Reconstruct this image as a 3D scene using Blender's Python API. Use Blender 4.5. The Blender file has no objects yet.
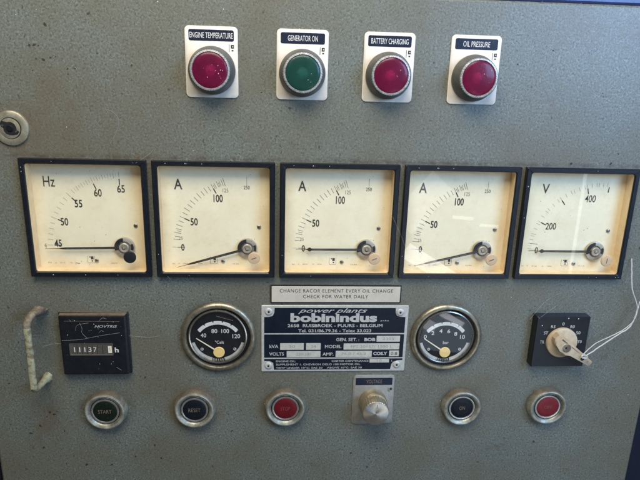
import bpy, math, random
from mathutils import Matrix, Vector
from math import pi, sin, cos, radians, sqrt, atan2, hypot
random.seed(7)
S = 0.001                                   # everything below is written in millimetres
SC = bpy.context.scene
COL = SC.collection

# ------------------------------------------------------------------ camera, world, lights, exposure
# panel space: x right, y up, z out of the panel.  world: (x, -z, y)
def W(x, y, z=0.0):
    return Vector((x * S, -z * S, y * S))
B3 = Matrix(((1, 0, 0), (0, 0, -1), (0, 1, 0)))
RM = Matrix(((0.9976565536333039, 0.027670173923411284, 0.06257605346749516),
             (-0.00940370670936904, 0.9613496416573378, -0.2751698326223866),
             (-0.0677714637044443, 0.27393654002406514, 0.9593569725326444)))
cam_d = bpy.data.cameras.new('camera')
cam = bpy.data.objects.new('camera', cam_d)
COL.objects.link(cam)
rot = (B3 @ RM.transposed()).to_4x4()
cam.matrix_world = Matrix.Translation(W(-46.27, 111.59, 447.47)) @ rot
cam_d.sensor_width = 36
cam_d.lens = 31.5
cam_d.clip_start = 0.02
cam_d.clip_end = 50
SC.camera = cam

wd = bpy.data.worlds.new('World')
SC.world = wd
wd.use_nodes = True
nt = wd.node_tree
bgn = nt.nodes['Background']
tc = nt.nodes.new('ShaderNodeTexCoord')
sx = nt.nodes.new('ShaderNodeSeparateXYZ')
nt.links.new(tc.outputs['Generated'], sx.inputs[0])
rp = nt.nodes.new('ShaderNodeValToRGB')
mr = nt.nodes.new('ShaderNodeMapRange')
mr.inputs['From Min'].default_value = -1
mr.inputs['From Max'].default_value = 1
nt.links.new(sx.outputs['X'], mr.inputs['Value'])
nt.links.new(mr.outputs[0], rp.inputs[0])
rp.color_ramp.elements[0].color = (0.17, 0.15, 0.11, 1)
rp.color_ramp.elements[1].color = (0.27, 0.31, 0.35, 1)
nt.links.new(rp.outputs[0], bgn.inputs[0])
bgn.inputs[1].default_value = 0.45

def area(name, pos, target, sx_, sy_, power, color, spread=180):
    l = bpy.data.lights.new(name, 'AREA')
    l.shape = 'RECTANGLE'
    l.size = sx_ * S
    l.size_y = sy_ * S
    l.energy = power
    l.color = color
    l.spread = radians(spread)
    o = bpy.data.objects.new(name, l)
    COL.objects.link(o)
    o.location = W(*pos)
    d = W(*target) - W(*pos)
    o.rotation_euler = d.to_track_quat('-Z', 'Y').to_euler()
    return o
def L2P(L, w, h): return L * pi * (w * S) * (h * S)      # radiance -> watts
# broad blue light added high on the right to haze the glossy surfaces
area('haze_light', (650, 340, 650), (190, 110, 0), 440, 400, L2P(15.0, 440, 400), (0.33, 0.57, 1.0))
# lamp over the operator's head, warm
area('roof_light', (-100, 640, 430), (-10, 40, 0), 600, 380, L2P(11.6, 600, 380), (1.0, 0.935, 0.82))
# low bluish light added on the right to veil the gauge and meter glass
area('low_veil_light', (360, -400, 660), (90, -60, 0), 400, 230, L2P(1.25, 400, 230), (0.66, 0.82, 1.0))
# slits and panes of daylight that show in the glass of the meters
def pane(name, pos, w, h, L, roll, color=(0.95, 0.97, 1.0)):
    l = bpy.data.lights.new(name, 'AREA'); l.shape = 'RECTANGLE'; l.size = w * S; l.size_y = h * S
    l.energy = L2P(L, w, h); l.color = color
    o = bpy.data.objects.new(name, l); COL.objects.link(o)
    o.location = W(*pos); o.rotation_euler = (radians(90), radians(roll), 0)
    o.rotation_euler = (Matrix.Rotation(radians(roll), 3, 'Y') @ Matrix.Rotation(radians(90), 3, 'X')).to_euler()
    return o
pane('door_gap', (566, -150, 650), 7, 340, 2.8, 0)
pane('pane_low', (305, -280, 650), 230, 34, 4.5, 32)
pane('pane_corner', (205, -330, 650), 90, 62, 2.6, 32)
pane('pane_high', (235, -120, 650), 120, 62, 1.6, -48)
pane('mirror_mark_light', (322, -150, 650), 44, 7, 3.0, 4)  # added light strips, mirrored as pale marks in the glass
pane('mirror_mark_light', (378, -166, 650), 40, 6, 3.0, 4)

SC.view_settings.view_transform = 'Standard'
SC.view_settings.look = 'None'
SC.view_settings.exposure = 0.0
SC.view_settings.gamma = 1.0

# ------------------------------------------------------------------ materials
def srgb(r, g, b):
    f = lambda c: (c / 255 / 12.92) if c / 255 <= 0.04045 else ((c / 255 + 0.055) / 1.055) ** 2.4
    return (f(r), f(g), f(b), 1)
def mm_coords(nt, scale=1.0, rnd=True):
    tc = nt.nodes.new('ShaderNodeTexCoord')
    mp = nt.nodes.new('ShaderNodeMapping')
    mp.inputs['Scale'].default_value = (1000 * scale,) * 3
    nt.links.new(tc.outputs['Object'], mp.inputs[0])
    if rnd:
        oi = nt.nodes.new('ShaderNodeObjectInfo')
        mu = nt.nodes.new('ShaderNodeMath'); mu.operation = 'MULTIPLY'; mu.inputs[1].default_value = 300
        nt.links.new(oi.outputs['Random'], mu.inputs[0])
        nt.links.new(mu.outputs[0], mp.inputs['Location'])
    return mp.outputs[0]
def noise(nt, vec, scale, detail=4, rough=0.6):
    n = nt.nodes.new('ShaderNodeTexNoise')
    n.inputs['Scale'].default_value = scale
    n.inputs['Detail'].default_value = detail
    n.inputs['Roughness'].default_value = rough
    nt.links.new(vec, n.inputs['Vector'])
    return n.outputs['Fac']
def ramp(nt, val, a, b, ca=(0, 0, 0, 1), cb=(1, 1, 1, 1)):
    r = nt.nodes.new('ShaderNodeValToRGB')
    r.color_ramp.elements[0].position = a; r.color_ramp.elements[0].color = ca
    r.color_ramp.elements[1].position = b; r.color_ramp.elements[1].color = cb
    nt.links.new(val, r.inputs[0])
    return r.outputs[0]
def mix(nt, fac, a, b, mode='MIX'):
    m = nt.nodes.new('ShaderNodeMix'); m.data_type = 'RGBA'; m.blend_type = mode
    for sock, v in ((m.inputs[0], fac), (m.inputs[6], a), (m.inputs[7], b)):
        if hasattr(v, 'is_linked'): nt.links.new(v, sock)
        else: sock.default_value = v
    return m.outputs[2]
def math_n(nt, op, a, b=None, c=None, clamp=False):
    m = nt.nodes.new('ShaderNodeMath'); m.operation = op; m.use_clamp = clamp
    for i, v in enumerate((a, b, c)):
        if v is None: continue
        if hasattr(v, 'is_linked'): nt.links.new(v, m.inputs[i])
        else: m.inputs[i].default_value = v
    return m.outputs[0]
def new_mat(name):
    m = bpy.data.materials.new(name); m.use_nodes = True
    return m, m.node_tree, m.node_tree.nodes['Principled BSDF']
def bump(nt, p, h, strength, dist):
    b = nt.nodes.new('ShaderNodeBump')
    b.inputs['Strength'].default_value = strength
    b.inputs['Distance'].default_value = dist * S
    nt.links.new(h, b.inputs['Height'])
    nt.links.new(b.outputs[0], p.inputs['Normal'])
def mat(name, c1, c2=None, scale=0.3, rough=0.5, metal=0.0, rvar=0.15, bmp=0.0, bscale=1.5, lo=0.35, hi=0.7,
        dust=0.0, dustcol=(0.35, 0.33, 0.28, 1), coat=0.0, spec=0.5):
    m, nt, p = new_mat(name)
    v = mm_coords(nt)
    n = noise(nt, v, scale, 6, 0.65)
    c = mix(nt, ramp(nt, n, lo, hi), c1, c2 if c2 else c1)
    if dust > 0:
        n2 = noise(nt, v, 0.9, 8, 0.75)
        f = math_n(nt, 'MULTIPLY', ramp(nt, n2, 0.55, 0.75), dust)
        c = mix(nt, f, c, dustcol)
    nt.links.new(c, p.inputs['Base Color'])
    n3 = noise(nt, v, scale * 3, 5, 0.7)
    r = math_n(nt, 'MULTIPLY_ADD', n3, rvar * 2, rough - rvar, clamp=True)
    nt.links.new(r, p.inputs['Roughness'])
    p.inputs['Metallic'].default_value = metal
    p.inputs['Coat Weight'].default_value = coat
    p.inputs['Specular IOR Level'].default_value = spec
    if bmp > 0: bump(nt, p, noise(nt, v, bscale, 4, 0.6), 1.0, bmp)
    return m

def panel_material():
    m, nt, p = new_mat('hammered_grey_paint')
    v = mm_coords(nt, 1, False)
    sp = nt.nodes.new('ShaderNodeSeparateXYZ'); nt.links.new(v, sp.inputs[0])
    X, Y = sp.outputs['X'], sp.outputs['Z']
    grain = noise(nt, v, 0.62, 3, 0.75)
    mid = noise(nt, v, 0.22, 4, 0.6)
    big = noise(nt, v, 0.012, 4, 0.6)
    c = mix(nt, ramp(nt, grain, 0.36, 0.66), (0.040, 0.046, 0.037, 1), (0.268, 0.285, 0.238, 1))
    c = mix(nt, ramp(nt, mid, 0.32, 0.7), c, (0.142, 0.151, 0.124, 1))
    nt.links.new(c, p.inputs['Base Color'])
    # broad greasy brown staining
    st = math_n(nt, 'MULTIPLY', ramp(nt, big, 0.40, 0.62), 0.55)
    c = mix(nt, st, c, (0.125, 0.100, 0.055, 1))
    # dirt line gathered on the upper edge of the meters
    band = math_n(nt, 'SUBTRACT', 1.0, math_n(nt, 'ABSOLUTE', math_n(nt, 'DIVIDE', math_n(nt, 'SUBTRACT', Y, 49.6), 3.4)), clamp=True)
    dn = noise(nt, v, 0.11, 6, 0.7)
    f = math_n(nt, 'MULTIPLY', band, ramp(nt, dn, 0.42, 0.62))
    c = mix(nt, math_n(nt, 'MULTIPLY', f, 0.75), c, (0.060, 0.038, 0.024, 1))
    # little rust patches
    rn = noise(nt, v, 0.035, 8, 0.75)
    f2 = math_n(nt, 'MULTIPLY', ramp(nt, rn, 0.60, 0.68), 0.6)
    c = mix(nt, f2, c, (0.12, 0.075, 0.040, 1))
    # dark pin holes
    vo = nt.nodes.new('ShaderNodeTexVoronoi'); vo.inputs['Scale'].default_value = 0.085
    nt.links.new(v, vo.inputs['Vector'])
    pn = noise(nt, v, 0.02, 3, 0.5)
    thr = math_n(nt, 'MULTIPLY', ramp(nt, pn, 0.48, 0.72), 0.15)
    wob = math_n(nt, 'MULTIPLY_ADD', grain, 0.12, -0.06)
    f3 = math_n(nt, 'LESS_THAN', math_n(nt, 'ADD', vo.outputs['Distance'], wob), thr)
    c = mix(nt, math_n(nt, 'MULTIPLY', f3, 0.8), c, (0.035, 0.028, 0.022, 1))
    mq = nt.nodes.new('ShaderNodeMapping'); mq.inputs['Scale'].default_value = (1.0, 1.0, 0.55); mq.inputs['Rotation'].default_value = (0, 0.6, 0)
    nt.links.new(v, mq.inputs[0])
    pep = noise(nt, mq.outputs[0], 0.34, 3, 0.55)
    c = mix(nt, math_n(nt, 'MULTIPLY', ramp(nt, pep, 0.645, 0.72), 0.75), c, (0.040, 0.038, 0.028, 1))
    # fine scratches
    mp = nt.nodes.new('ShaderNodeMapping'); mp.inputs['Rotation'].default_value = (0, 0.5, 0)
    mp.inputs['Scale'].default_value = (0.012, 1, 0.9)
    nt.links.new(v, mp.inputs[0])
    sc = noise(nt, mp.outputs[0], 1.0, 3, 0.5)
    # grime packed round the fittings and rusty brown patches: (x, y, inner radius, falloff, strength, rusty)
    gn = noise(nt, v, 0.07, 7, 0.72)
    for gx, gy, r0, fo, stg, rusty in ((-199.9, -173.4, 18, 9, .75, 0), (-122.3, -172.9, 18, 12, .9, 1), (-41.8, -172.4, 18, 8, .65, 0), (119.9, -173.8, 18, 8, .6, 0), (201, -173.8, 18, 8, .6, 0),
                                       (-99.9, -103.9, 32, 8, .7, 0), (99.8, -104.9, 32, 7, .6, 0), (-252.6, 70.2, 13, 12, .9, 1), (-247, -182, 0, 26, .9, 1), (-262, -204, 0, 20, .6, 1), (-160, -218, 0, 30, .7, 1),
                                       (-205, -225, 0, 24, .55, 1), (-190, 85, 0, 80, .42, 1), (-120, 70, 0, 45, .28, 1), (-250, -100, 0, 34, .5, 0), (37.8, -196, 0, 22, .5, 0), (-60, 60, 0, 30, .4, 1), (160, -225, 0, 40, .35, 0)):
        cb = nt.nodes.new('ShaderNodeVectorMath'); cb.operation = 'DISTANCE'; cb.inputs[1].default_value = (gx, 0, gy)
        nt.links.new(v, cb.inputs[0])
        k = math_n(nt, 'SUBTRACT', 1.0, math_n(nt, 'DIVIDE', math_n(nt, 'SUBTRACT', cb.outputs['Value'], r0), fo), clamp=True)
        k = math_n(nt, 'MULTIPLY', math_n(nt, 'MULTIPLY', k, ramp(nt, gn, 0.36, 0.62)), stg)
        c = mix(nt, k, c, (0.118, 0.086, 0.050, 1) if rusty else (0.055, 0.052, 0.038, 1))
    f4 = math_n(nt, 'MULTIPLY', ramp(nt, sc, 0.72, 0.76), 0.12)
    c = mix(nt, f4, c, (0.42, 0.42, 0.40, 1))
    nt.links.new(c, p.inputs['Base Color'])
    nt.links.new(math_n(nt, 'MULTIPLY_ADD', mid, 0.22, 0.29), p.inputs['Roughness'])
    h = math_n(nt, 'ADD', math_n(nt, 'MULTIPLY', grain, 1.0), math_n(nt, 'MULTIPLY', mid, 0.8))
    p.inputs['Specular IOR Level'].default_value = 0.65
    bump(nt, p, h, 1.0, 0.13)
    return m

def dial_material():
    m, nt, p = new_mat('aged_cream_dial')
    v = mm_coords(nt)
    tc = nt.nodes.new('ShaderNodeTexCoord')
    sp = nt.nodes.new('ShaderNodeSeparateXYZ'); nt.links.new(tc.outputs['Object'], sp.inputs[0])
    X = math_n(nt, 'MULTIPLY', sp.outputs['X'], 1000.0); Y = math_n(nt, 'MULTIPLY', sp.outputs['Z'], 1000.0)
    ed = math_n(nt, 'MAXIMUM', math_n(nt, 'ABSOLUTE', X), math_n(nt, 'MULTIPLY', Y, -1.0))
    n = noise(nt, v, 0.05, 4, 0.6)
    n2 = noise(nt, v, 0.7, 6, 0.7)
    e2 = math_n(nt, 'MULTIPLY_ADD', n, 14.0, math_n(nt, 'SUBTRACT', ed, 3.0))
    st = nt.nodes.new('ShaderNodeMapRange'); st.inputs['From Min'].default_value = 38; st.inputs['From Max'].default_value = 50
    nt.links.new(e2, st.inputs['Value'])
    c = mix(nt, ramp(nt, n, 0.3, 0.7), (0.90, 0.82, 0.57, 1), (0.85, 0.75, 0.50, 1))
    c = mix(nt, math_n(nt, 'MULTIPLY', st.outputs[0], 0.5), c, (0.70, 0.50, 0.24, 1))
    c = mix(nt, math_n(nt, 'MULTIPLY', ramp(nt, n2, 0.63, 0.78), 0.35), c, (0.42, 0.33, 0.20, 1))
    n4 = noise(nt, v, 0.13, 6, 0.7)
    c = mix(nt, math_n(nt, 'MULTIPLY', ramp(nt, n4, 0.54, 0.72), 0.30), c, (0.66, 0.52, 0.30, 1))
    nt.links.new(c, p.inputs['Base Color'])
    p.inputs['Roughness'].default_value = 0.55
    return m

def glass_material(name, rough=0.02, tint=(1, 1, 1, 1), dust=0.05):
    m = bpy.data.materials.new(name); m.use_nodes = True
    nt = m.node_tree; nt.nodes.clear()
    out = nt.nodes.new('ShaderNodeOutputMaterial')
    tr = nt.nodes.new('ShaderNodeBsdfTransparent'); tr.inputs[0].default_value = tint
    gl = nt.nodes.new('ShaderNodeBsdfGlossy'); gl.inputs['Roughness'].default_value = rough
    lw = nt.nodes.new('ShaderNodeLayerWeight')
    fr = math_n(nt, 'MULTIPLY_ADD', math_n(nt, 'POWER', lw.outputs['Facing'], 5.0), 0.9, 0.06)
    ms = nt.nodes.new('ShaderNodeMixShader')
    nt.links.new(fr, ms.inputs[0])
    nt.links.new(tr.outputs[0], ms.inputs[1]); nt.links.new(gl.outputs[0], ms.inputs[2])
    df = nt.nodes.new('ShaderNodeBsdfDiffuse'); df.inputs[0].default_value = (0.62, 0.58, 0.50, 1)
    v = mm_coords(nt)
    n = noise(nt, v, 0.09, 8, 0.7); n2 = noise(nt, v, 1.2, 6, 0.8)
    f = math_n(nt, 'ADD', math_n(nt, 'MULTIPLY', ramp(nt, n, 0.4, 0.75), dust), math_n(nt, 'MULTIPLY', ramp(nt, n2, 0.66, 0.74), dust * 2.5))
    m2 = nt.nodes.new('ShaderNodeMixShader')
    nt.links.new(f, m2.inputs[0]); nt.links.new(ms.outputs[0], m2.inputs[1]); nt.links.new(df.outputs[0], m2.inputs[2])
    nt.links.new(m2.outputs[0], out.inputs[0])
    return m

M = {}
M['panel'] = panel_material()
M['dial'] = dial_material()
M['glass'] = glass_material('meter_cover_glass', dust=0.075)
M['gauge_glass'] = glass_material('gauge_cover_glass', 0.05, dust=0.010)
M['bezel'] = mat('black_meter_plastic', (0.005, 0.006, 0.009, 1), (0.009, 0.011, 0.015, 1), 0.2, 0.36, 0, 0.1, 0.02, 2.0, dust=0.25, dustcol=(0.06, 0.06, 0.06, 1))
M['liner'] = mat('yellowed_cream_liner', (0.84, 0.66, 0.40, 1), (0.70, 0.50, 0.26, 1), 0.08, 0.5)
M['hub_plate'] = mat('nickel_hub_plate', (0.52, 0.47, 0.37, 1), (0.36, 0.32, 0.25, 1), 0.25, 0.38, 0.35, 0.1)
M['ink'] = mat('black_printing_ink', (0.022, 0.021, 0.020, 1), (0.05, 0.046, 0.04, 1), 0.8, 0.55)
M['faint_ink'] = mat('worn_grey_ink', (0.20, 0.17, 0.12, 1), (0.42, 0.35, 0.24, 1), 0.9, 0.6)
M['needle'] = mat('black_needle_paint', (0.02, 0.02, 0.02, 1), (0.035, 0.035, 0.035, 1), 0.5, 0.4)
M['steel'] = mat('dull_steel', (0.42, 0.41, 0.38, 1), (0.26, 0.24, 0.20, 1), 0.25, 0.38, 1.0, 0.12, 0.03, 1.2)
M['aged_alu'] = mat('aged_aluminium', (0.60, 0.60, 0.54, 1), (0.30, 0.28, 0.22, 1), 0.16, 0.42, 0.85, 0.12, 0.06, 0.8, dust=0.5, dustcol=(0.20, 0.16, 0.10, 1))
M['bright_alu'] = mat('bright_aluminium', (0.72, 0.71, 0.66, 1), (0.52, 0.50, 0.45, 1), 0.3, 0.30, 0.9, 0.10, 0.03, 1.2)
def collar_material():
    m, nt, p = new_mat('weathered_collar_metal')
    v = mm_coords(nt)
    tc = nt.nodes.new('ShaderNodeTexCoord'); sp = nt.nodes.new('ShaderNodeSeparateXYZ'); nt.links.new(tc.outputs['Object'], sp.inputs[0])
    X = math_n(nt, 'MULTIPLY', sp.outputs['X'], 1000.0); Y = math_n(nt, 'MULTIPLY', sp.outputs['Z'], 1000.0)
    r = math_n(nt, 'SQRT', math_n(nt, 'ADD', math_n(nt, 'MULTIPLY', X, X), math_n(nt, 'MULTIPLY', Y, Y)))
    n = noise(nt, v, 0.16, 6, 0.65); n2 = noise(nt, v, 0.6, 8, 0.75)
    c = mix(nt, ramp(nt, n, 0.35, 0.68), (0.56, 0.56, 0.47, 1), (0.27, 0.26, 0.19, 1))
    c = mix(nt, math_n(nt, 'MULTIPLY', ramp(nt, n2, 0.54, 0.68), 0.6), c, (0.13, 0.105, 0.065, 1))
    dm = math_n(nt, 'MULTIPLY', math_n(nt, 'DIVIDE', math_n(nt, 'ADD', Y, math_n(nt, 'MULTIPLY_ADD', n, 12.0, -7.0)), 12.0, clamp=True), math_n(nt, 'SUBTRACT', r, 16.3, clamp=True))
    grm = math_n(nt, 'MULTIPLY', math_n(nt, 'SUBTRACT', 15.0, r, clamp=True), math_n(nt, 'MULTIPLY', n2, 0.9))
    c = mix(nt, math_n(nt, 'MULTIPLY', dm, 0.75, clamp=True), c, (0.14, 0.095, 0.055, 1))
    c = mix(nt, grm, c, (0.10, 0.08, 0.05, 1))
    nt.links.new(c, p.inputs['Base Color'])
    p.inputs['Metallic'].default_value = 0.6
    nt.links.new(math_n(nt, 'MULTIPLY_ADD', n2, 0.3, 0.28), p.inputs['Roughness'])
    bump(nt, p, math_n(nt, 'ADD', n2, n), 1.0, 0.13)
    return m
M['collar'] = collar_material()
M['ring_alu'] = mat('pale_knurled_aluminium', (0.58, 0.57, 0.54, 1), (0.20, 0.19, 0.17, 1), 0.8, 0.42, 0.5, 0.1, 0.1, 1.0, dust=0.5, dustcol=(0.08, 0.07, 0.06, 1))
M['brass'] = mat('tarnished_brass', (0.42, 0.38, 0.28, 1), (0.20, 0.175, 0.12, 1), 0.22, 0.38, 0.8, 0.12, 0.12, 0.6, dust=0.6, dustcol=(0.10, 0.08, 0.05, 1))
M['lock_metal'] = mat('worn_lock_metal', (0.56, 0.53, 0.40, 1), (0.33, 0.29, 0.19, 1), 0.16, 0.36, 0.65, 0.12, 0.08, 0.6, dust=0.5, dustcol=(0.14, 0.10, 0.06, 1))
M['chrome'] = mat('worn_chrome', (0.62, 0.61, 0.56, 1), (0.45, 0.42, 0.36, 1), 0.3, 0.25, 1.0, 0.1)
M['black'] = mat('matt_black', (0.006, 0.006, 0.007, 1), (0.012, 0.012, 0.012, 1), 0.3, 0.6)
M['gauge_face'] = mat('black_gauge_face', (0.004, 0.005, 0.007, 1), (0.008, 0.009, 0.011, 1), 0.1, 0.6, spec=0.2)
M['white_ink'] = mat('white_printing_ink', (0.72, 0.70, 0.64, 1), (0.58, 0.56, 0.50, 1), 0.6, 0.55)
M['cream_hub'] = mat('cream_needle_paint', (0.92, 0.66, 0.25, 1), (0.86, 0.58, 0.20, 1), 0.3, 0.5)
M['cream_needle'] = mat('pale_needle_paint', (0.85, 0.78, 0.58, 1), (0.78, 0.70, 0.50, 1), 0.3, 0.5)
M['plate'] = mat('cream_legend_plate', (0.76, 0.70, 0.60, 1), (0.66, 0.59, 0.48, 1), 0.12, 0.38, 0, 0.1, 0.02, 1.0, dust=0.25, dustcol=(0.35, 0.27, 0.18, 1))
M['alu_plate'] = mat('brushed_legend_plate', (0.34, 0.33, 0.29, 1), (0.26, 0.25, 0.21, 1), 0.2, 0.45, 0.3, 0.1, 0.02, 1.0)
M['navy'] = mat('navy_plate_enamel', (0.003, 0.007, 0.015, 1), (0.006, 0.011, 0.021, 1), 0.15, 0.42, 0, 0.1, 0.02, 1.2, dust=0.15, dustcol=(0.06, 0.065, 0.07, 1), spec=0.3)
M['engraved'] = mat('bare_aluminium_print', (0.56, 0.55, 0.49, 1), (0.44, 0.43, 0.38, 1), 0.3, 0.45, 0.2, 0.1)
M['plate_field'] = mat('blank_field_aluminium', (0.64, 0.62, 0.52, 1), (0.52, 0.50, 0.41, 1), 0.25, 0.42, 0.25, 0.1, 0.03, 1.5)
M['grey_print'] = mat('faint_stamped_digits', (0.34, 0.32, 0.26, 1), (0.26, 0.25, 0.21, 1), 0.8, 0.5)
M['label'] = mat('beige_laminate', (0.60, 0.54, 0.43, 1), (0.52, 0.46, 0.36, 1), 0.15, 0.45, 0, 0.1, 0, 1, dust=0.2)
M['lamp_bezel'] = mat('grey_lamp_bezel', (0.115, 0.115, 0.105, 1), (0.080, 0.080, 0.075, 1), 0.2, 0.45, 0.1, 0.1, 0.03, 1.5, dust=0.5, dustcol=(0.20, 0.19, 0.16, 1))
M['red_cap'] = mat('red_button_plastic', (0.145, 0.006, 0.011, 1), (0.095, 0.005, 0.008, 1), 0.15, 0.42, 0, 0.1, spec=0.3, dust=0.12, dustcol=(0.25, 0.08, 0.07, 1))
M['pale_red_cap'] = mat('faded_red_button_plastic', (0.19, 0.014, 0.021, 1), (0.14, 0.011, 0.016, 1), 0.15, 0.40, 0, 0.1, spec=0.35, dust=0.2, dustcol=(0.32, 0.14, 0.13, 1))
M['green_cap'] = mat('dark_green_button_plastic', (0.004, 0.009, 0.005, 1), (0.006, 0.013, 0.008, 1), 0.15, 0.42, dust=0.15, spec=0.3)
M['navy_cap'] = mat('blue_black_button_plastic', (0.004, 0.006, 0.010, 1), (0.007, 0.009, 0.014, 1), 0.15, 0.40, dust=0.15, spec=0.3)
M['tan_text'] = mat('tan_button_lettering', (0.24, 0.18, 0.12, 1), (0.10, 0.075, 0.05, 1), 0.8, 0.5)
M['red_text'] = mat('dull_pink_lettering', (0.28, 0.075, 0.065, 1), (0.18, 0.03, 0.03, 1), 0.8, 0.5)
M['adjuster'] = mat('peach_adjuster_plastic', (0.62, 0.44, 0.26, 1), (0.54, 0.37, 0.21, 1), 0.3, 0.4)
M['knob'] = mat('yellowed_knob_plastic', (0.58, 0.47, 0.32, 1), (0.44, 0.33, 0.20, 1), 0.16, 0.42, 0, 0.1, 0.04, 0.8, dust=0.5, dustcol=(0.22, 0.15, 0.09, 1))
M['counter_bg'] = mat('counter_window_grey', (0.070, 0.062, 0.050, 1), (0.095, 0.085, 0.070, 1), 0.2, 0.5)
M['handle_paint'] = mat('peeling_pale_green_paint', (0.37, 0.36, 0.22, 1), (0.19, 0.145, 0.085, 1), 0.24, 0.5, 0, 0.1, 0.25, 0.5, lo=0.46, hi=0.62, dust=0.55, dustcol=(0.14, 0.10, 0.06, 1))
M['handle_rust'] = mat('rusty_brown_paint', (0.13, 0.095, 0.062, 1), (0.25, 0.22, 0.15, 1), 0.2, 0.6, 0, 0.1, 0.2, 0.6, lo=0.45, hi=0.65)
M['thread'] = mat('whitish_thread', (0.62, 0.60, 0.55, 1), (0.50, 0.47, 0.40, 1), 0.3, 0.4)
M['web'] = mat('dusty_cobweb', (0.42, 0.41, 0.38, 1), (0.32, 0.31, 0.28, 1), 0.3, 0.7)
M['fleck'] = mat('pale_paint_fleck', (0.75, 0.74, 0.70, 1), (0.6, 0.58, 0.52, 1), 0.5, 0.6)
M['scuff'] = mat('pale_lens_scuff', (0.62, 0.42, 0.42, 1), (0.45, 0.28, 0.28, 1), 0.5, 0.5)
M['bulb_glass'] = mat('frosted_bulb_glass', (0.80, 0.78, 0.72, 1), (0.72, 0.70, 0.64, 1), 0.3, 0.3)
M['dirt'] = mat('settled_brown_dust', (0.16, 0.115, 0.065, 1), (0.09, 0.065, 0.04, 1), 0.3, 0.9)
M['chip'] = mat('rusty_paint_chip', (0.030, 0.020, 0.014, 1), (0.055, 0.035, 0.022, 1), 0.7, 0.7, bmp=0.1)
M['shadow_paint'] = mat('shaded_cabinet_paint', (0.004, 0.006, 0.018, 1), (0.006, 0.009, 0.024, 1), 0.05, 0.45, 0, 0.08, 0.03, 0.6)  # same cabinet paint with the shade at the sides put into its colour
M['cabinet'] = mat('glare_blue_cabinet_paint', (0.035, 0.054, 0.16, 1), (0.045, 0.066, 0.19, 1), 0.05, 0.35, 0, 0.08, 0.03, 0.6, dust=0.2, dustcol=(0.10, 0.11, 0.14, 1))  # blue raised so the colour holds the glare on the top strip

def lens_material(name, c1, c2):
    m, nt, p = new_mat(name)
    v = mm_coords(nt)
    n = noise(nt, v, 0.10, 4, 0.6)
    c = mix(nt, ramp(nt, n, 0.3, 0.7), c1, c2)
    nd = noise(nt, v, 1.1, 6, 0.8)
    c = mix(nt, math_n(nt, 'MULTIPLY', ramp(nt, nd, 0.62, 0.72), 0.18), c, (0.45, 0.35, 0.33, 1))
    nt.links.new(c, p.inputs['Base Color'])
    p.inputs['Roughness'].default_value = 0.30
    p.inputs['Transmission Weight'].default_value = 0.72
    p.inputs['IOR'].default_value = 1.3
    p.inputs['Coat Weight'].default_value = 0.15
    p.inputs['Coat Roughness'].default_value = 0.08
    vo = nt.nodes.new('ShaderNodeTexVoronoi'); vo.inputs['Scale'].default_value = 1.3
    vo.feature = 'SMOOTH_F1'
    nt.links.new(v, vo.inputs['Vector'])
    bump(nt, p, vo.outputs['Distance'], 0.6, 0.08)
    return m
M['red_lens'] = lens_material('crimson_lamp_lens', (0.42, 0.020, 0.105, 1), (0.27, 0.014, 0.070, 1))
M['green_lens'] = lens_material('green_lamp_lens', (0.040, 0.175, 0.130, 1), (0.026, 0.125, 0.095, 1))
M['legend_blue'] = mat('navy_legend_ink', (0.008, 0.012, 0.028, 1), (0.012, 0.017, 0.036, 1), 0.2, 0.40, dust=0.15, spec=0.35)

def spun_material():
    m, nt, p = new_mat('spun_metal_face')
    v = mm_coords(nt)
    c = mix(nt, ramp(nt, noise(nt, v, 0.3, 4), 0.3, 0.7), (0.74, 0.69, 0.60, 1), (0.60, 0.55, 0.46, 1))
    nt.links.new(c, p.inputs['Base Color'])
    p.inputs['Metallic'].default_value = 0.95
    p.inputs['Roughness'].default_value = 0.34
    p.inputs['Anisotropic'].default_value = 0.85
    t = nt.nodes.new('ShaderNodeTangent'); t.direction_type = 'RADIAL'; t.axis = 'Y'
    nt.links.new(t.outputs[0], p.inputs['Tangent'])
    return m
M['spun'] = spun_material()
M['brass_clean'] = mat('yellow_brass_skirt', (0.60, 0.51, 0.36, 1), (0.44, 0.37, 0.25, 1), 0.2, 0.40, 0.9, 0.1)

# ------------------------------------------------------------------ mesh helpers (mm, panel space)
TXT_CACHE = {}
def text_shape(s, bold=0.0, shear=0.0, spacing=1.0):
    k = (s, bold, shear, spacing)
    if k in TXT_CACHE: return TXT_CACHE[k]
    cu = bpy.data.curves.new('t', 'FONT')
    cu.body = s; cu.offset = bold; cu.shear = shear; cu.space_character = spacing
    cu.resolution_u = 3
    o = bpy.data.objects.new('t', cu)
    COL.objects.link(o)
    dg = bpy.context.evaluated_depsgraph_get(); dg.update()
    me = o.evaluated_get(dg).to_mesh()
    vs = [(v.co.x, v.co.y) for v in me.vertices]
    fs = [tuple(p.vertices) for p in me.polygons]
    o.evaluated_get(dg).to_mesh_clear()
    bpy.data.objects.remove(o); bpy.data.curves.remove(cu)
    TXT_CACHE[k] = (vs, fs)
    return TXT_CACHE[k]

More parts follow.
